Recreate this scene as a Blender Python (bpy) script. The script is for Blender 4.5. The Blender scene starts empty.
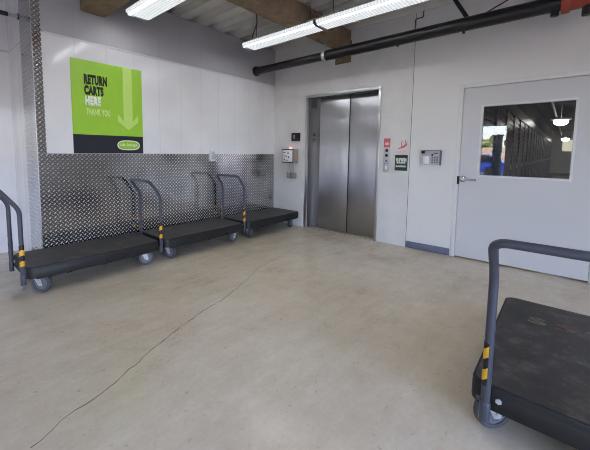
import bpy, bmesh, math, random
from mathutils import Vector, Matrix
random.seed(7)
SC = bpy.context.scene
COL = SC.collection

# ---------------------------------------------------------------- materials
class NT:
    def __init__(s, name):
        s.m = bpy.data.materials.new(name); s.m.use_nodes = True
        s.t = s.m.node_tree; s.b = s.t.nodes['Principled BSDF']
    def n(s, typ, **kw):
        nd = s.t.nodes.new(typ)
        for k, v in kw.items():
            if k.startswith('i_'):
                key = k[2:]
                key = int(key) if key.isdigit() else key.replace('_', ' ')
                nd.inputs[key].default_value = v
            else: setattr(nd, k, v)
        return nd
    def l(s, a, b): s.t.links.new(a, b)
    def math(s, op, a, b=None, c=None):
        nd = s.t.nodes.new('ShaderNodeMath'); nd.operation = op
        for i, v in enumerate((a, b, c)):
            if v is None: continue
            if isinstance(v, (int, float)): nd.inputs[i].default_value = v
            else: s.l(v, nd.inputs[i])
        return nd.outputs[0]
    def coords(s):
        tc = s.n('ShaderNodeTexCoord'); sp = s.n('ShaderNodeSeparateXYZ')
        s.l(tc.outputs['Object'], sp.inputs[0]); return tc.outputs['Object'], sp.outputs
    def noise(s, vec, scale, detail=4, rough=.55):
        nd = s.n('ShaderNodeTexNoise'); nd.inputs['Scale'].default_value = scale
        nd.inputs['Detail'].default_value = detail; nd.inputs['Roughness'].default_value = rough
        s.l(vec, nd.inputs['Vector']); return nd.outputs['Fac']
    def ramp(s, fac, stops):
        nd = s.n('ShaderNodeValToRGB'); e = nd.color_ramp.elements
        while len(e) < len(stops): e.new(.5)
        for i, (p, c) in enumerate(stops):
            e[i].position = p; e[i].color = (*c, 1) if len(c) == 3 else c
        s.l(fac, nd.inputs[0]); return nd.outputs[0]
    def bump(s, h, strength=.3, dist=.01, prev=None):
        nd = s.n('ShaderNodeBump'); nd.inputs['Strength'].default_value = strength
        nd.inputs['Distance'].default_value = dist; s.l(h, nd.inputs['Height'])
        if prev is not None: s.l(prev, nd.inputs['Normal'])
        return nd.outputs[0]
    def set(s, **kw):
        for k, v in kw.items():
            k = k.replace('_', ' ')
            if k == 'color': k = 'Base Color'
            if isinstance(v, bpy.types.NodeSocket): s.l(v, s.b.inputs[k])
            else: s.b.inputs[k].default_value = v
        return s

def C(r, g, b):      # sRGB 0-255 -> linear
    f = lambda c: (c/255/12.92 if c/255 <= .04045 else ((c/255+.055)/1.055)**2.4)
    return (f(r), f(g), f(b))
def C4(*a): return (*C(*a), 1)

def simple(name, col, rough=.5, metal=0, var=.12, scale=18, bump=0, bscale=60, bdist=.002):
    t = NT(name); vec, _ = t.coords()
    f = t.noise(vec, scale)
    lo = tuple(max(0, c*(1-var)) for c in col); hi = tuple(min(1, c*(1+var)) for c in col)
    t.set(color=t.ramp(f, [(.3, lo), (.7, hi)]), Roughness=rough, Metallic=metal)
    if bump: t.set(Normal=t.bump(t.noise(vec, bscale, 3), bump, bdist))
    return t.m

M = {}
def mat_floor():
    t = NT('polished_concrete'); vec, _ = t.coords()
    a = t.noise(vec, .9, 6, .6); b = t.noise(vec, 6, 5, .65); c = t.noise(vec, 40, 3, .6)
    mp = t.n('ShaderNodeMapping'); mp.inputs['Rotation'].default_value = (0, 0, .7); mp.inputs['Scale'].default_value = (1.2, 6, 1); t.l(vec, mp.inputs['Vector'])
    st = t.noise(mp.outputs[0], 1.5, 5, .65)
    v = t.math('ADD', t.math('MULTIPLY', a, .45), t.math('ADD', t.math('MULTIPLY', b, .22), t.math('ADD', t.math('MULTIPLY', c, .13), t.math('MULTIPLY', st, .20))))
    col = t.ramp(v, [(.34, C(172, 153, 131)), (.45, C(201, 185, 160)), (.54, C(211, 197, 174)), (.66, C(226, 214, 195))])
    # scattered dark specks and scuffs
    sp = t.noise(vec, 26, 3, .6)
    spk = t.ramp(sp, [(.64, (0, 0, 0)), (.74, (1, 1, 1))])
    mx = t.n('ShaderNodeMix', data_type='RGBA', blend_type='MIX')
    t.l(t.math('MULTIPLY', spk, .38), mx.inputs[0]); t.l(col, mx.inputs[6]); mx.inputs[7].default_value = C4(105, 97, 88)
    r = t.ramp(b, [(.3, (.17,)*3), (.7, (.25,)*3)])
    t.set(color=mx.outputs[2], Roughness=r, Normal=t.bump(b, .08, .004))
    t.b.inputs['Specular IOR Level'].default_value = .5
    return t.m
def mat_panel(axis, rough=.13, lo=(214, 214, 217), hi=(223, 223, 226), tag_=''):
    # white interlocking liner panels about 325 mm wide with slim grooves and a slight pillow
    t = NT('white_liner_panel_'+axis.lower()+tag_); vec, o = t.coords()
    u = t.math('DIVIDE', t.math('ADD', o[axis], 3.23+65), .325)
    fr = t.math('FRACT', u)
    d = t.math('ABSOLUTE', t.math('SUBTRACT', fr, .5))       # .5 at the joint
    groove = t.math('GREATER_THAN', d, .489)
    pid = t.math('FLOOR', u)
    wn = t.n('ShaderNodeTexWhiteNoise', noise_dimensions='1D'); t.l(pid, wn.inputs['W'])
    pillow = t.math('MULTIPLY', t.math('MULTIPLY', d, d), -.9)
    wav = t.noise(vec, 1.6, 2, .4)
    h = t.math('ADD', t.math('ADD', pillow, t.math('MULTIPLY', wav, .8)), t.math('MULTIPLY', groove, -.15))
    mx = t.n('ShaderNodeMix', data_type='RGBA', blend_type='MIX')
    t.l(t.math('MULTIPLY', groove, .16), mx.inputs[0])
    t.l(t.ramp(t.noise(vec, 2.2, 4), [(.3, C(*lo)), (.7, C(*hi))]), mx.inputs[6]); mx.inputs[7].default_value = C4(120, 120, 125)
    t.set(color=mx.outputs[2], Roughness=rough, Normal=t.bump(h, .5, .012))
    return t.m
def mat_diamond(ax_u, ax_v, name):
    t = NT(name); vec, o = t.coords()
    p = .033
    a = t.math('DIVIDE', t.math('ADD', o[ax_u], o[ax_v]), p*1.41421)
    b = t.math('DIVIDE', t.math('SUBTRACT', o[ax_u], o[ax_v]), p*1.41421)
    par = t.math('MODULO', t.math('ADD', t.math('ADD', t.math('FLOOR', a), t.math('FLOOR', b)), 2000), 2)
    fa = t.math('SUBTRACT', t.math('FRACT', t.math('ADD', a, 1000)), .5); fb = t.math('SUBTRACT', t.math('FRACT', t.math('ADD', b, 1000)), .5)
    fa2 = t.math('MULTIPLY', fa, fa); fb2 = t.math('MULTIPLY', fb, fb)
    L, S, L2, S2 = 1/.48**2, 1/.19**2, 1/.42**2, 1/.11**2
    e0 = t.math('ADD', t.math('MULTIPLY', fa2, L), t.math('MULTIPLY', fb2, S))
    e1 = t.math('ADD', t.math('MULTIPLY', fa2, S2), t.math('MULTIPLY', fb2, L2))
    mix = t.math('ADD', t.math('MULTIPLY', e0, t.math('SUBTRACT', 1, par)), t.math('MULTIPLY', e1, par))
    h = t.math('MAXIMUM', t.math('SUBTRACT', 1, mix), 0)
    nz = t.noise(vec, 3, 3)
    base = t.ramp(nz, [(.3, C(142, 141, 141)), (.7, C(176, 175, 174))])
    mx = t.n('ShaderNodeMix', data_type='RGBA', blend_type='MIX')      # raised lugs worn bright, with their lamp glint put into the colour
    t.l(t.math('MINIMUM', t.math('MULTIPLY', h, 4), 1), mx.inputs[0]); t.l(base, mx.inputs[6]); mx.inputs[7].default_value = C4(216, 216, 216)
    col = mx.outputs[2]
    nb = t.bump(nz, .12, .012)
    t.set(color=col, Metallic=1.0, Roughness=t.math('MULTIPLY_ADD', t.math('MINIMUM', t.math('MULTIPLY', h, 4), 1), .17, .14), Normal=t.bump(h, 1.0, .005, nb))
    return t.m
def mat_block():
    t = NT('painted_block'); vec, o = t.coords()
    cb = t.n('ShaderNodeCombineXYZ'); t.l(o['Y'], cb.inputs[0]); t.l(o['Z'], cb.inputs[1])
    br = t.n('ShaderNodeTexBrick'); t.l(cb.outputs[0], br.inputs['Vector'])
    br.inputs['Scale'].default_value = 1; br.inputs['Brick Width'].default_value = .4; br.inputs['Row Height'].default_value = .2
    br.inputs['Mortar Size'].default_value = .006; br.inputs['Mortar Smooth'].default_value = .4
    n2 = t.noise(vec, 90, 4)
    h = t.math('ADD', t.math('MULTIPLY', br.outputs['Fac'], -.6), t.math('MULTIPLY', n2, .35))
    t.set(color=t.ramp(t.noise(vec, 3, 5), [(.3, C(202, 201, 200)), (.7, C(214, 213, 212))]), Roughness=.5, Normal=t.bump(h, .35, .003))
    return t.m
def mat_steel(name, axis_stretch, col=(168, 168, 170), rough=.3, aniso=0):
    t = NT(name); vec, o = t.coords()
    mp = t.n('ShaderNodeMapping'); mp.inputs['Scale'].default_value = axis_stretch; t.l(vec, mp.inputs['Vector'])
    f = t.noise(mp.outputs[0], 1, 3)
    t.set(color=t.ramp(f, [(.3, tuple(c*.97 for c in C(*col))), (.7, tuple(min(1, c*1.03) for c in C(*col)))]),
          Metallic=1.0, Roughness=t.ramp(f, [(.3, (rough*.95,)*3), (.7, (rough*1.05,)*3)]))
    if aniso:
        tg = t.n('ShaderNodeTangent'); tg.direction_type = 'RADIAL'; tg.axis = 'Z'
        t.l(tg.outputs[0], t.b.inputs['Tangent']); t.b.inputs['Anisotropic'].default_value = aniso
    return t.m
def mat_hazard():
    t = NT('hazard_tape'); vec, o = t.coords()
    s = t.math('ADD', t.math('MULTIPLY', o['Z'], 1.0), t.math('MULTIPLY', o['Y'], .9))
    fr = t.math('FRACT', t.math('ADD', t.math('DIVIDE', s, .095), 100))
    t.set(color=t.ramp(t.math('GREATER_THAN', fr, .5), [(.4, C(18, 18, 20)), (.6, C(222, 170, 40))]), Roughness=.45)
    return t.m
def mat_deck():
    t = NT('scuffed_black_deck'); vec, _ = t.coords()
    a = t.noise(vec, 7, 8, .75); b = t.noise(vec, 45, 4, .6)
    col = t.ramp(a, [(.36, C(34, 33, 33)), (.5, C(58, 55, 53)), (.64, C(92, 87, 82))])
    sc = t.ramp(t.noise(vec, 22, 6, .7), [(.63, (0, 0, 0)), (.72, (1, 1, 1))])
    mx = t.n('ShaderNodeMix', data_type='RGBA', blend_type='MIX'); t.l(t.math('MULTIPLY', sc, .25), mx.inputs[0])
    t.l(col, mx.inputs[6]); mx.inputs[7].default_value = C4(140, 136, 130)
    t.set(color=mx.outputs[2], Roughness=t.ramp(a, [(.3, (.42,)*3), (.7, (.62,)*3)]), Normal=t.bump(b, .25, .003))
    return t.m
def mat_emit(name, col, strength):
    t = NT(name); vec, _ = t.coords()
    f = t.noise(vec, 6)
    t.set(color=t.ramp(f, [(.3, (.8,)*3), (.7, (.85,)*3)]), Roughness=.4)
    t.b.inputs['Emission Color'].default_value = (*col, 1); t.b.inputs['Emission Strength'].default_value = strength
    return t.m
def mat_lens():
    t = NT('prismatic_lens'); vec, o = t.coords()
    s = t.math('SINE', t.math('MULTIPLY', o['Y'], 180)); s2 = t.math('SINE', t.math('MULTIPLY', o['X'], 180))
    h = t.math('ADD', s, s2)
    t.set(color=t.ramp(t.math('MULTIPLY_ADD', s, .5, .5), [(0, C(140, 143, 147)), (1, C(200, 203, 206))]), Roughness=.25, Normal=t.bump(h, .5, .004))
    t.b.inputs['Emission Color'].default_value = (.93, .97, 1, 1)
    t.l(t.math('MULTIPLY_ADD', s, .05, LENS_E), t.b.inputs['Emission Strength'])
    return t.m
def mat_glass():
    t = NT('door_glass'); vec, _ = t.coords()
    t.set(color=(1, 1, 1, 1), Roughness=t.ramp(t.noise(vec, 2), [(.3, (0, 0, 0)), (.7, (.004,)*3)]), IOR=1.52)
    t.b.inputs['Transmission Weight'].default_value = 1.0
    return t.m
def mat_leaf(name, a, b):
    t = NT(name); vec, _ = t.coords()
    t.set(color=t.ramp(t.noise(vec, 3, 6, .7), [(.3, C(*a)), (.7, C(*b))]), Roughness=.7, Normal=t.bump(t.noise(vec, 8, 4), .8, .2))
    return t.m

LENS_E = .62; TUBE_E = 42.0
M['floor'] = mat_floor()
M['panel_x'] = mat_panel('X'); M['panel_y'] = mat_panel('Y'); M['panel_shade'] = mat_panel('X', .45, (162, 160, 163), (170, 168, 171), '_upper_shade')  # upper panels: same white panel, dimmer light under the ceiling put into the colour
M['diam_x'] = mat_diamond('X', 'Z', 'diamond_plate_front'); M['diam_y'] = mat_diamond('Y', 'Z', 'diamond_plate_end')
M['block'] = mat_block()
M['drywall'] = simple('white_drywall', C(214, 213, 212), .45, var=.02, scale=3, bump=.08, bscale=120)
M['door_white'] = simple('white_door_paint', C(197, 197, 199), .35, var=.015, scale=2)
M['frame_white'] = simple('white_frame_paint', C(212, 212, 213), .4, var=.015, scale=4)
M['trimw'] = simple('white_trim', C(205, 205, 208), .3, var=.02)
M['gap'] = simple('dark_gap', C(40, 40, 42), .8)
M['base'] = simple('slate_vinyl', C(98, 104, 122), .45, var=.06)
M['deckm'] = simple('galvanised_deck', C(206, 203, 198), .5, metal=.1, var=.07, scale=4)
M['fire'] = simple('sprayed_fireproofing', C(140, 119, 95), .95, var=.22, scale=7, bump=1.0, bscale=38, bdist=.02)
M['pocket'] = simple('rough_mortar', C(118, 100, 76), .95, var=.3, scale=16, bump=1.0, bscale=50, bdist=.02)
M['steel'] = mat_steel('brushed_steel_doors', (30, 30, .4), (178, 178, 182), .345, .8)
M['jamb'] = mat_steel('brushed_steel_jamb', (60, 60, .6), (92, 91, 92), .32)
M['bright'] = mat_steel('polished_steel_trim', (12, 12, 1), (190, 190, 192), .31)
M['lever'] = simple('satin_chrome', C(205, 205, 208), .2, metal=1, var=.03)
M['sill'] = simple('worn_aluminium_sill', C(176, 164, 142), .45, metal=.3, var=.1, scale=12)
M['black'] = simple('black_plastic', C(11, 11, 12), .45)
M['pipe'] = simple('black_pipe_paint', C(22, 21, 24), .32, var=.25, scale=10)
M['red'] = simple('red_oxide_paint', C(150, 62, 44), .5)
M['tube'] = simple('charcoal_powder_coat', C(62, 65, 76), .38, var=.06)
M['deck'] = mat_deck()
M['apron'] = simple('black_rubber_edge', C(13, 13, 15), .55, var=.15)
M['hazard'] = mat_hazard()
M['tyre'] = simple('dark_grey_tread', C(70, 72, 78), .5)
M['hub'] = simple('light_grey_hub', C(104, 106, 112), .4, var=.06)
M['zinc'] = simple('zinc_plated_steel', C(186, 188, 192), .4, metal=.35, var=.08, scale=30)
M['greenA'] = simple('lime_green_print', C(150, 196, 60), .3, var=.02)
M['greenB'] = simple('pale_lime_print', C(186, 218, 116), .3, var=.02)
M['thanks'] = simple('pale_yellow_green_print', C(204, 230, 140), .35, var=.02)
M['navy'] = simple('near_black_print', C(32, 34, 44), .3, var=.03)
M['ink'] = simple('black_ink', C(24, 28, 22), .35)
M['whiteink'] = simple('white_ink', C(236, 240, 230), .35, var=.02)
M['greyp'] = simple('light_grey_plastic', C(178, 180, 184), .45, var=.04)
M['whitep'] = simple('white_plastic', C(222, 224, 228), .4, var=.02)
M['greybox'] = simple('grey_enamel', C(140, 142, 136), .5, var=.06)
M['dkgreen'] = simple('dark_green_print', C(38, 66, 54), .4, var=.05)
M['placard'] = simple('faded_red_print', C(190, 92, 98), .45, var=.06)
M['redink'] = simple('red_ink', C(206, 62, 62), .45, var=.05)
M['pinkink'] = simple('pink_ink', C(228, 168, 174), .5, var=.05)
M['lens'] = mat_lens()
M['tubelit'] = mat_emit('lit_fluorescent_tube', (.97, .99, 1), TUBE_E)
M['housing'] = simple('white_enamel_housing', C(196, 196, 194), .45, var=.03)
M['endcap'] = simple('clear_grey_end_cap', C(150, 152, 152), .35, var=.05)
M['beacon'] = mat_emit('red_beacon_glow', (1, .12, .16), 1.6)
M['glass'] = mat_glass()
M['fadedgrey'] = simple('weathered_grey_paint', C(96, 96, 98), .7)
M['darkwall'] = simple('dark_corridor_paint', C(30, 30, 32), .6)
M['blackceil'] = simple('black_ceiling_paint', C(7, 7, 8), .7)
M['rolldoor'] = simple('charcoal_roll_door', C(27, 28, 31), .3, var=.05)
M['pilaster'] = simple('grey_pilaster', C(120, 122, 124), .35, metal=.3, var=.04)
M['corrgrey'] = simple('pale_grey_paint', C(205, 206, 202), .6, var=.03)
M['corrlight'] = mat_emit('lit_corridor_lamp', (1, .98, .94), 7)
M['cream'] = mat_emit('daylit_cream_window', (.80, .78, .55), .55)
M['asphalt'] = simple('asphalt', C(96, 95, 96), .85, var=.15, scale=8)
M['fence'] = simple('sandstone_block_fence', C(196, 172, 146), .8, var=.1, scale=4)
M['carblue'] = simple('blue_car_paint', C(38, 66, 150), .2, var=.03)
M['carglass'] = simple('dark_car_glass', C(20, 24, 28), .08)
M['leaf0'] = mat_leaf('summer_foliage', (80, 104, 46), (150, 168, 92)); M['leaf1'] = mat_leaf('olive_foliage', (92, 106, 56), (160, 170, 106))
M['bark'] = simple('bark', C(92, 74, 58), .9, var=.2, bump=.6)
M['fadedink'] = simple('faded_tan_paint', C(98, 92, 76), .6, var=.35, scale=40)
M['fadedred'] = simple('faded_rust_paint', C(98, 70, 60), .6, var=.35, scale=40)
M['crack'] = simple('dark_crack', C(92, 84, 76), .9, var=.3)
M['roof'] = simple('roof_membrane', C(120, 120, 120), .8)

# ---------------------------------------------------------------- mesh builder
class MB:
    def __init__(s): s.b = bmesh.new()
    def box(s, x0, x1, y0, y1, z0, z1, bev=0, seg=2):
        mt = Matrix.Translation(((x0+x1)/2, (y0+y1)/2, (z0+z1)/2)) @ Matrix.Diagonal((abs(x1-x0), abs(y1-y0), abs(z1-z0), 1))
        r = bmesh.ops.create_cube(s.b, size=1, matrix=mt)
        if bev:
            es = list({e for v in r['verts'] for e in v.link_edges})
            bmesh.ops.bevel(s.b, geom=es, offset=bev, segments=seg, affect='EDGES', profile=.5)
        return s
    def cyl(s, p0, p1, r, r2=None, seg=20, bev=0):
        p0, p1 = Vector(p0), Vector(p1); d = p1-p0
        q = d.to_track_quat('Z', 'Y').to_matrix().to_4x4()
        rr = bmesh.ops.create_cone(s.b, cap_ends=True, segments=seg, radius1=r, radius2=r if r2 is None else r2, depth=d.length,
                              matrix=Matrix.Translation((p0+p1)/2) @ q)
        if bev:
            es = [e for e in {e for v in rr['verts'] for e in v.link_edges} if any(len(f.verts) > 4 for f in e.link_faces)]
            bmesh.ops.bevel(s.b, geom=es, offset=bev, segments=2, affect='EDGES', profile=.5)
        return s
    def ring(s, c, axis, ro, ri, w, seg=28):
        c, axis = Vector(c), Vector(axis).normalized()
        q = axis.to_track_quat('Z', 'Y').to_matrix()
        prof = [(ri, -w/2), (ro-.15*w, -w/2), (ro, -w*.3), (ro, w*.3), (ro-.15*w, w/2), (ri, w/2)]
        rows = []
        for k in range(seg):
            a = 2*math.pi*k/seg
            rows.append([s.b.verts.new(c + q @ Vector((r*math.cos(a), r*math.sin(a), z))) for r, z in prof])
        for k in range(seg):
            A, B = rows[k], rows[(k+1) % seg]
            for i in range(len(prof)):
                j = (i+1) % len(prof)
                s.b.faces.new((A[i], B[i], B[j], A[j]))
        return s
    def tube(s, pts, r, fillet=0, seg=14, nf=7):
        P = [Vector(p) for p in pts]
        if fillet:
            out = [P[0]]
            for i in range(1, len(P)-1):
                a, b, c = P[i-1], P[i], P[i+1]
                d0, d1 = (a-b), (c-b)
                f = min(fillet, d0.length*.48, d1.length*.48)
                q0, q1 = b+d0.normalized()*f, b+d1.normalized()*f
                for k in range(nf+1):
                    t = k/nf; out.append(q0.lerp(b, t).lerp(b.lerp(q1, t), t))
            out.append(P[-1]); P = out
        rows = []; up = None
        for i, p in enumerate(P):
            t = (P[min(i+1, len(P)-1)]-P[max(i-1, 0)]).normalized()
            if up is None:
                up = t.orthogonal().normalized()
            else:
                up = (up - t*up.dot(t)).normalized()
            w = t.cross(up)
            rows.append([s.b.verts.new(p + (up*math.cos(2*math.pi*k/seg)+w*math.sin(2*math.pi*k/seg))*r) for k in range(seg)])
        for A, B in zip(rows, rows[1:]):
            for k in range(seg):
                s.b.faces.new((A[k], A[(k+1) % seg], B[(k+1) % seg], B[k]))
        s.b.faces.new(rows[0][::-1]); s.b.faces.new(rows[-1])
        return s
    def prism(s, poly, to3, d):          # poly in 2d, to3(u,v) -> Vector, d = extrusion vector
        d = Vector(d)
        a = [s.b.verts.new(to3(u, v)) for u, v in poly]; b = [s.b.verts.new(v.co+d) for v in a]
        n = len(poly)
        for i in range(n): s.b.faces.new((a[i], a[(i+1) % n], b[(i+1) % n], b[i]))
        s.b.faces.new(a[::-1]); s.b.faces.new(b)
        return s
    def ball(s, c, r, sub=2, sc=(1, 1, 1)):
        bmesh.ops.create_icosphere(s.b, subdivisions=sub, radius=r, matrix=Matrix.Translation(c) @ Matrix.Diagonal((*sc, 1)))
        return s
    def build(s, name, mat, parent=None, loc=(0, 0, 0), smooth=True, kind=None):
        me = bpy.data.meshes.new(name)
        bmesh.ops.recalc_face_normals(s.b, faces=s.b.faces[:])
        s.b.to_mesh(me); s.b.free()
        if smooth:
            me.polygons.foreach_set('use_smooth', [True]*len(me.polygons))
            me.set_sharp_from_angle(angle=math.radians(35))
        if mat is not None: me.materials.append(mat)
        o = bpy.data.objects.new(name, me); COL.objects.link(o)
        o.location = loc
        if parent is not None: o.parent = parent
        if kind: o['kind'] = kind
        return o

def tag(o, label, cat, group=None):
    o['label'] = label; o['category'] = cat
    if group: o['group'] = group
    return o
def thing(name, label, cat, loc=(0, 0, 0), group=None, rz=0):
    o = bpy.data.objects.new(name, None); COL.objects.link(o)
    o.location = loc; o.rotation_euler = (0, 0, rz); o.empty_display_size = .1
    return tag(o, label, cat, group)
def copy_tree(o, parent=None):
    c = o.copy(); COL.objects.link(c)
    if parent is not None: c.parent = parent
    for ch in list(o.children): copy_tree(ch, c)
    return c
def struct(name, mb, mat, parent=None, **kw):
    o = mb.build(name, mat, parent, **kw); o['kind'] = 'structure'
    return o
def grid_wall(axis, a0, a1, t0, t1, z0, z1, holes):
    """wall slab along 'axis' (X or Y) a0..a1, thickness t0..t1, with rectangular holes (h0,h1,hz0,hz1)"""
    mb = MB()
    us = sorted({a0, a1, *[h for H in holes for h in H[:2]]}); zs = sorted({z0, z1, *[h for H in holes for h in H[2:]]})
    us = [u for u in us if a0 <= u <= a1]; zs = [z for z in zs if z0 <= z <= z1]
    for u, v in zip(us, us[1:]):
        run = None
        for p, q in zip(zs, zs[1:]):
            cu, cz = (u+v)/2, (p+q)/2
            if any(H[0] < cu < H[1] and H[2] < cz < H[3] for H in holes):
                if run: mb.box(*( (u, v, t0, t1) if axis == 'X' else (t0, t1, u, v)), *run); run = None
            else: run = (run[0], q) if run else (p, q)
        if run: mb.box(*((u, v, t0, t1) if axis == 'X' else (t0, t1, u, v)), *run)
    return mb
LEFT = (Vector((1, 0, 0)), Vector((0, 0, 1)), Vector((0, -1, 0)))     # lettering on the left wall
FAR = (Vector((0, -1, 0)), Vector((0, 0, 1)), Vector((-1, 0, 0)))     # lettering on the elevator wall
DECKTOP = (Vector((0, -1, 0)), Vector((1, 0, 0)), Vector((0, 0, 1)))  # lettering on a cart deck
def lettering(name, body, basis, org, w, h, mat, parent, bold=.02, depth=.0012):
    """text fitted to a w x h box whose lower left corner is org"""
    cu = bpy.data.curves.new(name, 'FONT'); cu.body = body; cu.size = 1; cu.offset = bold; cu.resolution_u = 4; cu.space_character = 1.12
    tmp = bpy.data.objects.new(name, cu); COL.objects.link(tmp)
    dg = bpy.context.evaluated_depsgraph_get(); me = bpy.data.meshes.new_from_object(tmp.evaluated_get(dg))
    bpy.data.objects.remove(tmp); bpy.data.curves.remove(cu)
    xs = [v.co.x for v in me.vertices]; ys = [v.co.y for v in me.vertices]
    x0, y0 = min(xs), min(ys); sx, sy = w/(max(xs)-x0), h/(max(ys)-y0)
    ux, uy, n = basis
    bm = bmesh.new(); bm.from_mesh(me)
    for v in bm.verts:
        v.co = ux*((v.co.x-x0)*sx) + uy*((v.co.y-y0)*sy)
    r = bmesh.ops.extrude_face_region(bm, geom=bm.faces[:])
    for v in [g for g in r['geom'] if isinstance(g, bmesh.types.BMVert)]: v.co += n*depth
    bm.to_mesh(me); bm.free(); me.materials.clear(); me.materials.append(mat); me.name = name
    o = bpy.data.objects.new(name, me); COL.objects.link(o); o.parent = parent; o.location = org
    return o

# ================================================================ the shell
XR, YN, ZC = -10.0, -7.2, 3.04          # rear wall, near wall, underside of deck
struct('floor', MB().box(XR, 27, YN, 1.1, -.2, 0), M['floor'])
# left wall: solid nib between the room and the recess
struct('wall_left', MB().box(-3.6, .2, 0, .47, 0, 2.43), M['panel_x'])
struct('wall_left_upper', MB().box(-3.6, .2, 0, .47, 2.43, ZC), M['panel_shade'])
struct('wall_recess_side', MB().box(-3.6, -3.4, .47, 1.1, 0, ZC), M['panel_y'])
struct('wall_recess', MB().box(XR, -3.4, 1.1, 1.3, 0, ZC), M['panel_x'])
# horizontal seam trims
struct('trim_1', MB().box(-3.5, 0, -.006, 0, 2.420, 2.440, .002), M['trimw'])
struct('trim_2', MB().box(-3.606, -3.6, .475, 1.1, 2.420, 2.434), M['greyp'])
struct('trim_3', MB().box(XR, -3.6, 1.094, 1.1, 2.420, 2.440), M['greyp'])
# diamond plate: wainscot and the full-height corner cladding
struct('wainscot_left', MB().box(-3.6, -.004, -.004, 0, .02, 1.227), M['diam_x'])
cl = MB()
for z0, z1 in ((1.229, 2.428), (2.430, 3.03)): cl.box(-3.603, -3.525, -.004, 0, z0, z1)
struct('corner_cladding_front', cl, M['diam_x'])
cl = MB()
for z0, z1 in ((.02, 1.205), (1.208, 2.428), (2.430, 3.03)): cl.box(-3.604, -3.6, -.004, .47, z0, z1)
struct('corner_cladding_end', cl, M['diam_y'])
struct('trim_4', MB().box(-3.607, -3.600, -.007, -.001, .02, 3.03, .001), M['bright'])
struct('trim_5', MB().box(-.012, -.001, -.006, 0, .02, 1.232), M['bright'])
# elevator wall
EA, EB, EH = -.733, -1.922, 2.145
struct('wall_far', grid_wall('Y', -2.377, .2, 0, .2, 0, 3.3, [(EB, EA, 0, EH)]), M['block'])
DA, DB, DH = -2.915, -4.19, 2.078
struct('wall_right', grid_wall('Y', YN, -2.383, 0, .16, 0, 3.3, [(DB, DA, 0, DH)]), M['drywall'])
struct('trim_6', MB().box(.004, .16, -2.383, -2.377, 0, 3.3), M['gap'])
struct('baseboard_right', MB().box(-.007, 0, -2.911, -2.384, 0, .09, .002), M['base'])
struct('baseboard_near', MB().box(-.007, 0, YN+.01, DB-.005, 0, .09, .002), M['base'])
# rear wall with the drive-in opening; near wall opening added unseen for more daylight
struct('wall_rear', grid_wall('Y', YN, 1.3, XR-.2, XR, 0, 3.3, [(-2.25, -1.15, 0, 2.3)]), M['drywall'])
struct('wall_near', grid_wall('X', XR, .2, YN-.2, YN, 0, 3.3, [(-8.2, -3.2, 0, 2.6)]), M['drywall'])
# ceiling: ribbed steel deck, ribs running along Y
mb = MB(); prof = []
x = -11.2
k0 = -1.725
cs = [k0 + .32*i for i in range(-30, 7)]
pts = []
for c in cs:
    if c < -11.1 or c > .3: continue
    pts += [(c-.095, ZC), (c-.06, ZC+.075), (c+.06, ZC+.075), (c+.095, ZC)]
pts = [(-11.2, ZC)] + pts + [(.2, ZC)]
top = [(.2, ZC+.12), (-11.2, ZC+.12)]
mb.prism(pts+top, lambda u, v: Vector((u, YN-.2, v)), (0, 9.5, 0))
struct('ceiling', mb, M['deckm'], smooth=False)
struct('roof_slab', MB().box(-11.4, 27, YN-.4, 1.5, 3.3, 3.5), M['roof'])
# fireproofed beams
struct('beam_cross', MB().box(-3.16, -2.90, YN, -.001, 2.735, ZC, .02), M['fire'])
struct('beam_long', MB().box(-2.90, -.001, -1.47, -1.225, 2.80, ZC, .02), M['fire'])
pk = MB()
for i in range(6):
    z = 2.59 + .075*i
    pk.box(-.012-random.random()*.008, 0, -1.475+random.uniform(-.012, .012), -1.225+random.uniform(-.012, .012), z, z+.085, .004)
struct('beam_pocket', pk, M['pocket'])
# crack across the slab
cr = [(-4.196, -2.316), (-3.997, -2.229), (-3.90, -2.215), (-3.816, -2.193), (-3.616, -2.10), (-3.5, -2.05), (-3.425, -2.018), (-3.003, -1.876), (-2.76, -1.83), (-2.526, -1.754), (-2.2, -1.62), (-1.969, -1.509), (-1.732, -1.472), (-1.2, -1.38)]
fine = []
for (a, b), (c, d) in zip(cr, cr[1:]):
    n = max(2, int(math.hypot(c-a, d-b)/.035))
    for i in range(n):
        t = i/n; fine.append((a+(c-a)*t+random.uniform(-.006, .006), b+(d-b)*t+random.uniform(-.009, .009)))
mb = MB(); L = []
for i, (x, y) in enumerate(fine):
    w = (.0026 if i < len(fine)*.62 else .0016)*random.uniform(.6, 1.4)
    L.append((mb.b.verts.new((x, y-w, .0008)), mb.b.verts.new((x, y+w, .0008))))
for A, B in zip(L, L[1:]): mb.b.faces.new((A[0], B[0], B[1], A[1]))
struct('floor_crack', mb, M['crack'], smooth=False)

# ================================================================ elevator
el = bpy.data.objects.new('door_1', None); COL.objects.link(el); el['kind'] = 'structure'; el.location = (0, -1.3275, 0)
y0 = 1.3275
fr = MB()
fw = .043
fr.box(-.014, .02, EA+y0, EA+fw+y0, 0, EH, .003).box(-.014, .02, EB-fw+y0, EB+y0, 0, EH, .003).box(-.014, .02, EB-fw+y0, EA+fw+y0, EH, EH+fw, .003)
fr.build('frame', M['bright'], el)
j = MB()
j.prism([(.014, EA+y0), (.02, EA+y0), (.02, EA-.012+y0), (.098, -.905+y0), (.14, -.905+y0), (.14, EA+y0+.002), (.02, EA+y0+.002)][1:], lambda u, v: Vector((u, v, 0)), (0, 0, EH))
j.build('splayed_jamb', M['jamb'], el)
MB().box(.02, .14, EB+y0, EB+.006+y0, 0, EH).build('side_jamb', M['jamb'], el)
MB().box(.02, .14, EB+.006+y0, EA-.012+y0, EH-.006, EH).build('head_lining', M['jamb'], el)
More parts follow.
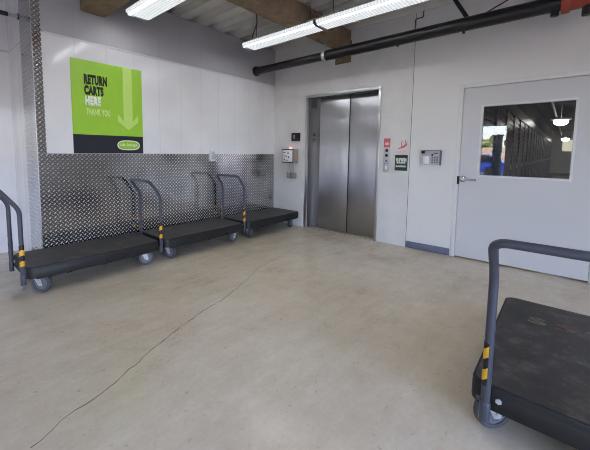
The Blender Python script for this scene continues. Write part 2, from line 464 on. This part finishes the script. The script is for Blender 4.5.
MB().box(.10, .125, -1.428+y0, -.895+y0, .012, EH-.01, .002).build('door_panel', M['steel'], el)
MB().box(.112, .137, EB+.008+y0, -1.436+y0, .012, EH-.01, .002).build('door_panel', M['steel'], el)
MB().box(.104, .13, -1.438+y0, -1.428+y0, .012, EH-.01).build('door_edge_seal', M['black'], el)
MB().box(.012, .14, EB+.006+y0, EA-.014+y0, 0, .008).build('sill', M['sill'], el)
MB().box(.15, .2, EB-.1+y0, EA+.1+y0, 0, EH+.1).build('shaft_closure', M['black'], el)
sx, sy = .046, -.795+y0      # point on the splayed jamb
dv = Vector((.078, -.16, 0)).normalized(); nv = Vector((-dv.y, dv.x, 0))*-1
if nv.x > 0: nv = -nv
def on_splay(u, z, d): return Vector((.0576, -.822+y0, 0)) + dv*u + nv*d + Vector((0, 0, z))
def splay_plate(u0, u1, z0, z1, d): 
    return MB().prism([(u0, z0), (u1, z0), (u1, z1), (u0, z1)], lambda u, z: on_splay(u, z, 0), nv*d)
io = splay_plate(-.035, .035, 1.42, 1.60, .004).build('position_indicator', M['jamb'], el)
splay_plate(-.022, .022, 1.53, 1.575, .006).build('display', M['black'], io)
MB().cyl(on_splay(0, 1.475, .002), on_splay(0, 1.475, .008), .019).build('lantern', M['black'], io)
splay_plate(-.06, .03, 1.98, 2.12, .01).build('door_sensor', M['black'], el)

# ================================================================ white door with window
d = bpy.data.objects.new('door_2', None); COL.objects.link(d); d['kind'] = 'structure'; d.location = (0, -3.555, 0)
y0 = 3.555
LA, LB, LH = -2.968, -4.142, 2.027
f = MB(); f.box(-.006, .16, LA+.004+y0, DA+y0, 0, DH, .002).box(-.006, .16, DB+y0, LB-.004+y0, 0, DH, .002).box(-.006, .16, LB-.004+y0, LA+.004+y0, LH+.005, DH, .002)
f.build('frame', M['frame_white'], d)
MB().box(.05, .07, LB-.004+y0, LB+.02+y0, 0, LH+.005).box(.05, .07, LA-.02+y0, LA+.004+y0, 0, LH+.005).box(.05, .07, LB+y0, LA+y0, LH-.02, LH+.005).build('door_stop', M['gap'], d)
WA, WB, WZ0, WZ1 = -3.157, -3.953, 1.005, 1.816
lf = grid_wall('Y', LB+y0, LA+y0, .004, .048, .016, LH, [(WB+y0, WA+y0, WZ0, WZ1)])
leaf = lf.build('leaf', M['door_white'], d)
wf = MB(); g = .014
wf.box(.0, .05, WA-g+y0, WA+.008+y0, WZ0-.008, WZ1+.008, .002).box(.0, .05, WB-.008+y0, WB+g+y0, WZ0-.008, WZ1+.008, .002)
wf.box(.0, .05, WB+g+y0, WA-g+y0, WZ0-.008, WZ0+g, .002).box(.0, .05, WB+g+y0, WA-g+y0, WZ1-g, WZ1+.008, .002)
wfo = wf.build('window_frame', M['frame_white'], leaf)
MB().box(.024, .030, WB+g+y0, WA-g+y0, WZ0+g, WZ1-g).build('pane', M['glass'], leaf)
hd = MB(); hy = -3.012+y0; hz = .963
hd.cyl((.004, hy, hz), (-.012, hy, hz), .036, seg=28, bev=.003).cyl((-.012, hy, hz), (-.055, hy, hz), .014)
hd.tube([(-.05, hy+.005, hz), (-.055, hy-.06, hz-.001), (-.045, hy-.14, hz-.004)], .0145)
hd.build('lever_handle', M['lever'], leaf)
MB().box(-.009, .02, LA-.004+y0, LA+.02+y0, .90, .995, .001).build('strike_plate', M['black'], d)

# ================================================================ return-carts sign
SL, SR, SB, ST, SM = -3.276, -2.494, 1.232, 2.237, 1.437
sg = thing('wall_sign', 'lime green return carts sign with a white arrow strip on the white panel wall'.replace('white arrow', 'pale arrow'), 'sign', (SL, 0, SB))
def S(x, z, y=-.0095): return (x-SL, y, z-SB)
MB().box(0, SR-SL, -.009, -.001, SM-SB, ST-SB).build('sign_panel', M['greenA'], sg)
MB().box(0, SR-SL, -.009, -.001, 0, SM-SB).build('dark_band', M['navy'], sg)
lettering('lettering', 'RETURN', LEFT, S(-3.150, 1.982), .242, .108, M['ink'], sg, .075)
lettering('lettering', 'CARTS', LEFT, S(-3.150, 1.868), .202, .104, M['ink'], sg, .075)
lettering('lettering', 'HERE', LEFT, S(-3.145, 1.756), .165, .102, M['whiteink'], sg, .075)
lettering('lettering', 'THANK YOU', LEFT, S(-3.143, 1.645), .262, .078, M['thanks'], sg, .06)
ar = MB()
to = lambda u, v: Vector(S(u, v))
ar.prism([(-2.727, ST), (-2.727, 1.605), (-2.795, 1.690), (-2.795, 1.605), (-2.672, 1.512), (-2.552, 1.605), (-2.552, 1.690), (-2.619, 1.605), (-2.619, ST)], to, (0, -.001, 0))
ar.build('arrow', M['greenB'], sg)
def lens_shape(cx, cz, w, h):
    P = []
    for k in range(40):
        a = 2*math.pi*k/40; c, s_ = math.cos(a), math.sin(a)
        P.append((cx + w/2*math.copysign(abs(c)**.45, c), cz + h/2*math.copysign(abs(s_)**.8, s_)*(1-.18*abs(c))))
    return P
lg = MB().prism(lens_shape(-2.675, 1.328, .272, .118), lambda u, v: Vector(S(u, v)), (0, -.0008, 0)).build('logo', M['whiteink'], sg)
MB().prism(lens_shape(-2.675, 1.328, .252, .098), lambda u, v: Vector(S(u, v, -.0103)), (0, -.0006, 0)).build('logo_field', M['greenA'], lg)
lettering('logo_lettering', 'Life Storage', LEFT, S(-2.775, 1.311, -.0109), .2, .038, M['whiteink'], lg, .01, .0006)

# ================================================================ platform carts
def caster(parent, x, y, turn):
    c = bpy.data.objects.new('caster', None); COL.objects.link(c); c.parent = parent; c.location = (x, y, 0); c.rotation_euler = (0, 0, turn)
    r = .084
    MB().ring((0, 0, r), (0, 1, 0), r, r*.70, .042).build('tyre', M['tyre'], c)
    h = MB(); h.cyl((0, -.016, r), (0, .016, r), r*.71, seg=28).ring((0, 0, r), (0, 1, 0), r*.62, r*.50, .040)
    h.cyl((0, -.028, r), (0, .028, r), .012); h.build('hub', M['hub'], c)
    fk = MB()
    for s_ in (-1, 1):
        yy = s_*.027
        fk.prism([(-.022, r-.014), (-.012, r-.024), (.012, r-.022), (.022, r-.006), (.060, .148), (.060, .154), (.0, .154), (-.0, .145)], lambda u, v, yy=yy: Vector((u, yy, v)), (0, s_*.005, 0))
        fk.cyl((0, yy, r), (0, yy+s_*.010, r), .011, seg=10)
    fk.box(-.012, .07, -.03, .03, .146, .153).cyl((.03, 0, .15), (.03, 0, .16), .035)
    fk.build('fork', M['zinc'], c)
    return c
def make_cart():
    t = thing('platform_cart', '', 'cart')
    hl, hw = .612, .30
    dk = MB(); dk.box(-hl, hl, -hw, hw, .165, .262)
    es = [e for e in dk.b.edges if abs(e.verts[0].co.z-e.verts[1].co.z) > .05]
    bmesh.ops.bevel(dk.b, geom=es, offset=.06, segments=7, affect='EDGES', profile=.5)
    es = [e for e in dk.b.edges if all(abs(v.co.z-.262) < 1e-4 for v in e.verts) and len(e.link_faces) == 2]
    bmesh.ops.bevel(dk.b, geom=es, offset=.008, segments=3, affect='EDGES', profile=.5)
    dko = dk.build('deck', M['apron'], t)
    dt = MB(); dt.box(-hl+.012, hl-.012, -hw+.012, hw-.012, .258, .2645)
    es = [e for e in dt.b.edges if abs(e.verts[0].co.z-e.verts[1].co.z) > .005]
    bmesh.ops.bevel(dt.b, geom=es, offset=.05, segments=7, affect='EDGES', profile=.5)
    dt.build('deck_surface', M['deck'], dko)
    ap = MB()
    for s_ in (-1, 1):
        ap.box(-hl+.06, hl-.06, s_*(hw-.012)-.014, s_*(hw-.012)+.014, .153, .232, .006)
        ap.box(s_*(hl-.012)-.014, s_*(hl-.012)+.014, -hw+.06, hw-.06, .153, .232, .006)
        for k in (-.3, 0, .3): ap.box(k-.02, k+.02, s_*(hw+.004)-.004, s_*(hw+.004)+.004, .15, .20, .002)
    ap.build('bumper_edge', M['apron'], t)
    fm = MB()
    for s_ in (-1, 1): fm.box(-hl+.03, hl-.03, s_*.2-.02, s_*.2+.02, .152, .168)
    for k in (-.49, 0, .49): fm.box(k-.05, k+.05, -hw+.03, hw-.03, .154, .168)
    fm.build('underframe', M['apron'], t)
    xh = -hl-.020; yw = .238; r = .0175
    hd = MB(); hd.tube([(xh, -yw, .115), (xh, -yw, .76), (xh-.12, -yw, .925), (xh-.12, yw, .925), (xh, yw, .76), (xh, yw, .115)], r, fillet=.055, seg=16)
    h = hd.build('handle', M['tube'], t)
    for s_ in (-1, 1):
        MB().cyl((xh, s_*yw, .112), (xh, s_*yw, .20), .0205, seg=18, bev=.002).box(xh, xh+.03, s_*yw-.014, s_*yw+.014, .17, .24, .003).cyl((xh, s_*(yw+.02), .2), (xh, s_*(yw+.034), .2), .011, seg=6).build('handle_socket', M['tube'], t)
    for s_ in (-1, 1):
        arc = [(math.cos(math.pi*(k/12*1.1-.05)), math.sin(math.pi*(k/12*1.1-.05))) for k in range(13)]
        ring_ = [(c_*(r+.0016), n_*(r+.0016)) for c_, n_ in arc] + [(c_*(r-.002), n_*(r-.002)) for c_, n_ in arc[::-1]]
        MB().prism([(xh+u, s_*(yw+v)) for u, v in ring_], lambda u, v: Vector((u, v, .275)), (0, 0, .19)).build('hazard_tape', M['hazard'], h)
        MB().cyl((-hl-.008, s_*(yw-.045), .21), (-hl+.01, s_*(yw-.045), .21), .012, seg=6).build('bolt', M['zinc'], t)
    return t
carts = []
proto = make_cart()
casts = [(-.49, -.2), (.49, -.2), (-.49, .2), (.49, .2)]
spots = [(-3.248, -.333, 0, (2.3, 2.9, 2.4, .3), 'platform cart at the left end of the row, its handle beside the diamond plate corner'),
         (-1.962, -.333, .0, (1.9, .15, .4, 2.8), 'middle platform cart of the row against the diamond plate wall'),
         (-.655, -.333, .0, (1.25, .35, 2.7, 0), 'platform cart at the right end of the row, beside the elevator'),
         (-2.240, -3.958, 0, (-.75, .4, 2.4, .1), 'nearest platform cart, with worn lettering on its deck, in front of the white door')]
for i, (x, y, rz, turns, lab) in enumerate(spots):
    c = proto if i == 0 else copy_tree(proto)
    c.location = (x, y, 0); c.rotation_euler = (0, 0, rz); c['label'] = lab; c['category'] = 'cart'; c['group'] = 'black platform carts with upright handles'
    carts.append(c)
carts[3].scale = (.957, 1, 1)
cproto = caster(carts[0], *casts[0], spots[0][3][0])
for i, c in enumerate(carts):
    for k, (x, y) in enumerate(casts):
        if i == 0 and k == 0: continue
        q = copy_tree(cproto, c); q.parent = c; q.location = (x, y+(.025 if i == 3 else 0), 0); q.rotation_euler = (0, 0, spots[i][3][k])
fg = carts[3]
for k, (yy, mm) in enumerate(((-3.80, 'fadedink'), (-3.925, 'fadedred'), (-4.05, 'fadedink'))):
    lettering('worn_lettering', 'S', DECKTOP, ((-2.02+2.240)/.957, yy+3.958, 0.2648), .085, .10, M[mm], fg, .02, .0006)

# ================================================================ ceiling lights
def fixture(label, x, y, group):
    t = thing('ceiling_light', label, 'light', (x, y, 2.752), group)
    L = 1.215; w = .14
    MB().prism([(-.055, .10), (.055, .10), (.075, .055), (w-.004, .045), (w-.004, .038), (-w+.004, .038), (-w+.004, .045), (-.075, .055)], lambda u, v: Vector((u, -L, v)), (0, L, 0)).build('housing', M['housing'], t)
    P = [(-w, .040), (-w, .014), (-w+.022, 0), (-w+.022, .036), (-w+.062, .036), (-w+.062, 0), (w-.03, 0), (w, .014), (w, .040)]
    MB().prism(P, lambda u, v: Vector((u, -L+.008, v)), (0, L-.016, 0)).build('lens', M['lens'], t)
    # the lit tubes glow through slots along the two flanks of the lens
    for u in (-.098,):
        MB().cyl((u, -L+.07, .016), (u, -.07, .016), .016, seg=16).build('tube', M['tubelit'], t)
    for yy in (-L, -.006):
        MB().prism([(-w-.003, .044), (-w-.003, .012), (-w+.03, -.012), (w-.03, -.012), (w+.003, .012), (w+.003, .044)], lambda u, v, yy=yy: Vector((u, yy, v)), (0, .006, 0)).build('end_cap', M['endcap'], t)
    for yy in (-L+.15, -.15): MB().cyl((0, yy, .10), (0, yy, ZC-2.752), .004, seg=8).build('hanger', M['black'], t)
    return t
LG = 'wraparound fluorescent ceiling lights'
fixture('fluorescent ceiling light whose end nearly touches the white panel wall above the sign', -2.65, -.27, LG)
light_b = fixture('fluorescent ceiling light hanging next to the black pipe end, left half of the run', -1.06, -.42, LG)
fixture('fluorescent ceiling light continuing the run out of the top of the photo', -1.06, -1.66, LG)
for k, (x, y) in enumerate(((-2.65, -1.50), (-2.65, -4.6), (-4.3, -4.6))):  # first one continues its row; the other two are unseen, added as fill
    fixture('unseen fluorescent ceiling light adding light farther into the room', x, y, LG)
wire = MB().tube([(-1.35, -.85, 3.03), (-1.2, -.72, 2.99), (-1.08, -.55, 2.97), (-1.03, -.47, 2.93), (-1.04, -.45, 2.86), (-1.06, -.47, 2.85)], .007, fillet=.05)
wo = wire.build('power_cable', M['black'], light_b, loc=(1.06, .42, -2.752))

# ================================================================ sprinkler pipe
pp = thing('sprinkler_pipe', 'black overhead pipe running from the panel wall above the elevator', 'pipe', (-.49, 0, 2.6))
MB().cyl((0, -.02, 0), (0, -1.33, 0), .058, seg=28).cyl((0, -1.33, 0), (0, -3.80, 0), .069, seg=28).build('pipe', M['pipe'], pp)
MB().cyl((0, -.001, 0), (0, -.03, 0), .078, seg=28, bev=.006).build('wall_flange', M['pipe'], pp)
MB().cyl((0, -1.32, 0), (0, -1.37, 0), .075, seg=28, bev=.004).build('coupling', M['zinc'], pp)
MB().cyl((0, -3.78, 0), (0, -4.25, 0), .082, seg=28, bev=.008).cyl((0, -3.78, 0), (0, -3.84, 0), .098, seg=28, bev=.008).cyl((0, -4.02, 0), (0, -4.02, .16), .05).build('red_valve_body', M['red'], pp)
for yy, zz, rr in ((-3.74, -.105, .03), (-3.95, -.15, .035), (-3.03, -.09, .016), (-2.35, -.085, .012)): MB().cyl((0, yy, -.06), (0, yy, zz), rr, seg=12).build('drain_plug', M['black'], pp)
MB().cyl((0, -1.345, .06), (0, -1.345, .205), .006, seg=8).ring((0, -1.345, 0), (0, 1, 0), .081, .072, .02).build('hanger_rod', M['zinc'], pp)
MB().tube([(0, -3.06, .05), (.0, -2.86, .40)], .020, seg=10).build('sway_brace', M['black'], pp)
MB().tube([(0, -3.2, .06), (-.0, -3.66, .25), (0, -3.9, .42)], .007, seg=8).build('tie_wire', M['black'], pp)
rp = thing('stub_pipe', 'short black pipe entering the diamond plate corner at far left', 'pipe', (-3.6, .5, 2.678))
MB().cyl((-.09, 0, 0), (-1.6, 0, 0), .023, seg=16).build('pipe', M['pipe'], rp)
MB().cyl((-.004, 0, 0), (-.1, 0, 0), .018, seg=16).build('sleeve', M['greyp'], rp)
MB().cyl((0, 0, 0), (-.012, 0, 0), .032, seg=16).build('wall_flange', M['pipe'], rp)
cd = MB().tube([(-.008, -2.372, 2.80), (-.008, -2.372, 2.964), (-.008, -2.468, 2.966), (-.008, -2.468, 3.05), (-.008, -2.74, 3.055), (-.008, -3.3, 3.055)], .006, fillet=.02, seg=8)
tag(cd.build('wall_conduit', M['gap'], None), 'thin dark conduit jogging up the white wall above the black pipe', 'conduit')

# ================================================================ wall-mounted devices
kp = thing('card_reader', 'small black reader box on the wall left of the elevator', 'reader', (0, -.50, 1.525))
MB().box(-.035, 0, -.085, .085, -.068, .068, .008).build('body', M['black'], kp)
MB().box(-.037, -.034, .01, .04, -.03, .03, .001).build('window', M['greybox'], kp)
MB().cyl((-.036, -.035, .0), (-.040, -.035, 0), .018, seg=16).build('camera_lens', M['carglass'], kp)
cb = thing('alarm_box', 'grey control box with white front and red beacon left of the elevator', 'control box', (0, -.395, 1.20))
# the box stands off the wall with its printed door on the side facing the carts
MB().box(-.14, 0, -.155, .09, -.115, .118, .006).build('body', M['greybox'], cb)
MB().box(-.148, -.14, -.155, .09, -.113, .116, .004).build('door', M['black'], cb)
MB().box(-.151, -.148, -.142, .077, -.098, .100, .002).build('printed_face', M['whitep'], cb)
for (yy, zz, w, h) in ((.03, .06, .05, .012), (-.05, .05, .04, .02), (.0, .0, .07, .014), (-.06, -.02, .03, .03), (.03, -.06, .03, .016), (-.03, -.07, .05, .010)): MB().box(-.1525, -.151, yy-w/2, yy+w/2, zz-h/2, zz+h/2).build('printed_mark', M['base'], cb)
MB().box(-.10, -.05, -.165, -.155, -.05, .02, .003).build('warning_label', simple('orange_label', C(205, 130, 80), .5), cb)
MB().cyl((-.06, -.03, .118), (-.06, -.03, .150), .028, r2=.02, seg=18, bev=.004).build('beacon', M['beacon'], cb)
for yy in (.0, -.09): MB().cyl((-.04, yy, -.115), (-.04, yy, -.29), .013, seg=12).build('conduit', M['greyp'], cb)
for yy in (.0, -.09): MB().box(-.075, 0, yy-.034, yy+.034, -.385, -.285, .005).build('junction_box', M['greybox'], cb)
ob = thing('outlet_box', 'small white box on the top edge of the diamond plate wall', 'box', (-1.422, -.004, 1.205))
MB().box(-.045, .045, -.035, 0, -.085, .085, .005).build('body', M['whitep'], ob)
MB().box(-.03, .03, -.038, -.035, -.06, .06, .001).build('cover_plate', M['greyp'], ob)
hp = thing('elevator_call_panel', 'narrow steel call button panel with red placard right of the elevator', 'button panel', (0, -2.072, 1.0))
MB().box(-.006, 0, -.045, .045, 0, .465, .002).build('plate', M['greyp'], hp)
MB().box(-.0075, -.006, -.045, .045, .345, .465).build('red_placard', M['placard'], hp)
MB().box(-.0085, -.0075, -.03, .03, .375, .41).build('placard_text_block', M['pinkink'], hp)
for zz in (.30, .232): MB().cyl((-.006, 0, zz), (-.010, 0, zz), .021, seg=18).build('call_button', M['black'], hp)
for yy, zz, rr in ((0, .155, .016), (.02, .12, .008), (-.02, .12, .008)): MB().cyl((-.006, yy, zz), (-.009, yy, zz), rr, seg=14).build('key_switch', M['base'], hp)
MB().box(-.0075, -.006, -.012, .012, .04, .09).build('instruction_label', M['whitep'], hp)
nt = thing('wall_notice', 'red sketch notice with pink lines above the dark green placard', 'notice', (0, -2.287, 1.27))
mk = MB(); T = lambda u, v: Vector((-.0002, -u, v))
mk.prism([(-.055, .05), (-.02, .06), (.02, .075), (.055, .105), (.05, .12), (.01, .095), (-.03, .072), (-.06, .062)], T, (-.001, 0, 0))
mk.prism([(-.022, .06), (-.012, .06), (-.012, .165), (-.022, .165)], T, (-.001, 0, 0))
mk.prism([(.018, .08), (.028, .085), (.034, .165), (.024, .165)], T, (-.001, 0, 0)).prism([(.04, .11), (.05, .12), (.055, .15), (.045, .14)], T, (-.001, 0, 0))
mk.build('figure_mark', M['redink'], nt)
pl = MB()
for zz, a, b in ((.012, -.06, .055), (-.008, -.05, .06), (-.026, -.02, .05)):
    u = a
    while u < b-.006:
        w = random.uniform(.008, .018); pl.box(-.0012, -.0002, -u-w, -u, zz, zz+.011); u += w+.004
pl.build('text_lines', M['pinkink'], nt)
gs = thing('green_placard', 'dark green placard with white block lettering beside the wall joint', 'sign', (0, -2.273, 1.03))
MB().box(-.005, .002, -.083, .083, 0, .21, .001).build('plate', M['dkgreen'], gs)
gl = MB()
def glyphs(mb, u0, u1, z0, z1, n):
    w = (u1-u0)/n
    for i in range(n):
        a = u0+i*w+.0015; b = a+w-.003; st = (b-a)*.32
        Y = lambda p, q, r, s_: mb.box(-.0065, -.005, -q, -p, r, s_)
        Y(a, a+st, z0, z1)
        if i % 2 == 0: Y(a+st, b, z1-(z1-z0)*.24, z1)
        if i % 3 != 1: Y(a+st, b, z0+(z1-z0)*.38, z0+(z1-z0)*.6)
        if i % 4 != 2: Y(b-st, b, z0, z0+(z1-z0)*.9)
for spec in ((-.07, .07, .120, .170, 6), (-.06, .06, .095, .116, 7), (-.07, .062, .045, .070, 9)):
    gl = MB(); glyphs(gl, *spec); gl.build('lettering_line', M['whiteink'], gs)
MB().box(-.0055, -.005, -.083, .083, .178, .21).build('dark_header', M['ink'], gs)
ic = thing('entry_intercom', 'grey keypad intercom on the white wall left of the white door', 'intercom', (0, -2.652, 1.212))
MB().box(-.05, 0, -.105, .105, -.090, .088, .006).build('body', M['greyp'], ic)
MB().box(-.075, 0, -.112, .112, .082, .092, .002).box(-.062, 0, -.112, -.104, -.092, .085, .002).build('hood', M['base'], ic)
MB().box(-.062, -.05, .07, .112, .05, .09, .003).build('camera', M['black'], ic)
MB().box(-.0525, -.05, .018, .088, -.078, .018, .001).build('screen', M['whitep'], ic)
MB().box(-.0515, -.05, -.095, .01, -.08, .075, .001).build('keypad_plate', M['greyp'], ic)
kk = MB()
for r_ in range(4):
    for c_ in range(3): kk.box(-.055, -.0515, -.085+c_*.028, -.067+c_*.028, -.068+r_*.022, -.053+r_*.022, .002)
kk.build('keys', M['hub'], ic)
MB().cyl((-.05, -.018, .035), (-.056, -.018, .035), .012, seg=14).build('camera_lens', M['black'], ic)
MB().box(-.052, -.0515, -.085, -.03, .045, .062).build('name_strip', M['base'], ic)

# ================================================================ corridor behind the door
CY0, CY1, CX1 = -3.05, -5.1, 26.0
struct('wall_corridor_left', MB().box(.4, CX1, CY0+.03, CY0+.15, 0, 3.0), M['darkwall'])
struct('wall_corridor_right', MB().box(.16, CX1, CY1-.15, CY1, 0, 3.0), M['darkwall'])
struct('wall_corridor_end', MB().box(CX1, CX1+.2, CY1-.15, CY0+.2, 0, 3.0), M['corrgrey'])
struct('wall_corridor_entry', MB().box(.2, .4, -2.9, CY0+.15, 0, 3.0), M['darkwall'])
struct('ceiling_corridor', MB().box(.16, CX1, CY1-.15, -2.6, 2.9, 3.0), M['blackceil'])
struct('window_1', MB().box(CX1-.03, CX1, -4.12, -3.62, 1.52, 2.28), M['cream'])
x = .7; i = 0; sd = None; spl = None
while x < 25:
    if sd is None:
        sd = thing('storage_door', '', 'roll-up door', (x, CY0, 0))
        cur = MB(); cur.box(0, 1.0, -.0, .03, .02, 2.05)
        for k in range(20): cur.box(0, 1.0, -.014, 0, .04+k*.10, .10+k*.10, .005, 1)
        cur.build('curtain', M['rolldoor'], sd)
        MB().box(1.0, 1.12, -.03, .03, 0, 2.1).build('pilaster', M['pilaster'], sd)
        MB().box(0, 1.12, -.03, .03, 2.05, 2.25).build('header', M['rolldoor'], sd)
        MB().box(.86, .93, -.03, -.014, .95, 1.05).build('latch', M['zinc'], sd)
        o = sd
    else:
        o = copy_tree(sd); o.location.x = x
    o['label'] = 'dark roll-up storage door in the corridor seen through the door window'; o['group'] = 'storage doors along the corridor'
    x += 1.12
for i, (lx, ly, lz, lab) in enumerate(((10.2, -3.68, 2.42, 'nearest bright lamp hanging in the dark corridor behind the door window'), (24.0, -3.75, 2.32, 'farthest small lamp near the corridor end wall behind the door window'))):
    t = thing('corridor_lamp', lab, 'lamp', (lx, ly, lz), 'corridor lamps')
    MB().ball((0, 0, -.06), .19, 3, (1, 1, .7)).build('diffuser', M['corrlight'], t)
    MB().box(-.3, .3, -.26, .26, 0, .05, .01).cyl((0, 0, .05), (0, 0, 2.91-lz), .01, seg=8).build('housing', M['housing'], t)
tag(MB().tube([(.3, -3.55, 2.55), (25.9, -3.55, 2.55)], .03, seg=10).build('corridor_pipe', M['pilaster'], None), 'thin grey pipe under the dark corridor ceiling behind the door window', 'pipe')

# ================================================================ outdoors, beyond the rear opening
struct('ground', MB().box(-90, 60, -60, 60, -.4, -.2), M['asphalt'])
struct('ramp', MB().box(-14, XR, YN, 1.1, -.2, -.001), M['asphalt'])
struct('perimeter_wall', MB().box(-38.3, -38, -40, 30, -.2, 2.0), M['fence'])
def tree(x, y, h, m, lab):
    t = thing('leafy_tree', lab, 'tree', (x, y, -.2), 'trees beyond the perimeter wall')
    MB().cyl((0, 0, 0), (0, 0, h*.5), .22, r2=.12, seg=10).build('trunk', M['bark'], t)
    cr_ = MB()
    for k in range(16):
        a = random.uniform(0, 6.28); r = random.uniform(.1, .36)*h
        cr_.ball((math.cos(a)*r, math.sin(a)*r, h*random.uniform(.35, .85)), h*random.uniform(.12, .22), 2, (1, 1, .85))
    for v in cr_.b.verts: v.co += Vector((random.uniform(-1, 1), random.uniform(-1, 1), random.uniform(-1, 1)))*.14
    cr_.build('crown', m, t)
for k in range(9):
    tree(-44-random.uniform(0, 5), -14+k*3.6, random.uniform(3.0, 4.3), M['leaf%d' % (k % 2)], 'leafy tree beyond the tan perimeter wall, outside the opening behind the camera')
pi = MB().box(-.2, .2, -.15, .15, 0, 2.25, .02).box(-.24, .24, -.19, .19, 2.25, 2.32, .01).build('gate_pillar', M['fadedgrey'], None, loc=(-13, -1.62, -.2))
tag(pi, 'grey square pillar outside the drive-in opening', 'pillar')
car = thing('parked_car', 'blue parked car outside the drive-in opening', 'car', (-21, .9, -.2))
bd = MB(); bd.prism([(-2.1, .35), (2.1, .35), (2.15, .75), (1.3, .9), (.75, 1.42), (-1.2, 1.45), (-1.9, .95), (-2.15, .85)], lambda u, v: Vector((-.85, u, v)), (1.7, 0, 0)); bd.build('body', M['carblue'], car)
gl_ = MB(); gl_.prism([(1.1, .95), (.66, 1.36), (-1.1, 1.38), (-1.65, .97)], lambda u, v: Vector((-.86, u, v)), (1.72, 0, 0)); gl_.build('side_windows', M['carglass'], car)
for u in (-1.3, 1.35):
    for s_ in (-1, 1): MB().cyl((s_*.68, u, .33), (s_*.87, u, .33), .33, seg=22).build('wheel', M['black'], car)

# ================================================================ light
w = bpy.data.worlds.new('sky'); SC.world = w; w.use_nodes = True
nt_ = w.node_tree; bg = nt_.nodes['Background']
sky = nt_.nodes.new('ShaderNodeTexSky'); sky.sky_type = 'NISHITA'; sky.sun_disc = False
sky.sun_elevation = math.radians(48); sky.sun_rotation = math.radians(100); sky.air_density = 1.0; sky.dust_density = 1.2
tint = nt_.nodes.new('ShaderNodeMix'); tint.data_type = 'RGBA'; tint.blend_type = 'MULTIPLY'; tint.inputs[0].default_value = 1
tint.inputs[7].default_value = (1.04, .96, 1.08, 1)
nt_.links.new(sky.outputs[0], tint.inputs[6]); nt_.links.new(tint.outputs[2], bg.inputs[0]); bg.inputs[1].default_value = 2.3
sun = bpy.data.lights.new('sun', 'SUN'); sun.energy = 20; sun.angle = math.radians(.6); sun.color = (1, .95, .87)
so = bpy.data.objects.new('sun', sun); COL.objects.link(so)
so.rotation_euler = Vector((-.80, .1, -.60)).to_track_quat('-Z', 'Y').to_euler()   # comes over the roof, so it never enters the room

# ================================================================ camera
yaw, pit, rol = map(math.radians, (42.654, -5.177, .526))
fwd = Vector((math.cos(yaw)*math.cos(pit), math.sin(yaw)*math.cos(pit), math.sin(pit)))
rt = Vector((math.sin(yaw), -math.cos(yaw), 0)); up = rt.cross(fwd)
r2 = rt*math.cos(rol)+up*math.sin(rol); u2 = -rt*math.sin(rol)+up*math.cos(rol)
cam = bpy.data.cameras.new('camera'); cam.sensor_width = 36; cam.lens = 325.78/590*36
cam.shift_x = (295-265.7)/590; cam.shift_y = (181.8-225)/590; cam.clip_start = .05; cam.clip_end = 300
co = bpy.data.objects.new('camera', cam); COL.objects.link(co)
co.matrix_world = Matrix(((r2.x, u2.x, -fwd.x, -4.463), (r2.y, u2.y, -fwd.y, -3.909), (r2.z, u2.z, -fwd.z, 1.26), (0, 0, 0, 1)))
SC.camera = co
SC.view_settings.view_transform = 'Standard'; SC.view_settings.look = 'None'
SC.view_settings.exposure = 0.22; SC.view_settings.gamma = 1
SC.view_settings.use_curve_mapping = False
SC.cycles.filter_width = 1.0; SC.cycles.max_bounces = 12; SC.cycles.diffuse_bounces = 6; SC.cycles.caustics_reflective = False; SC.cycles.caustics_refractive = False
SC.cycles.sample_clamp_indirect = 6
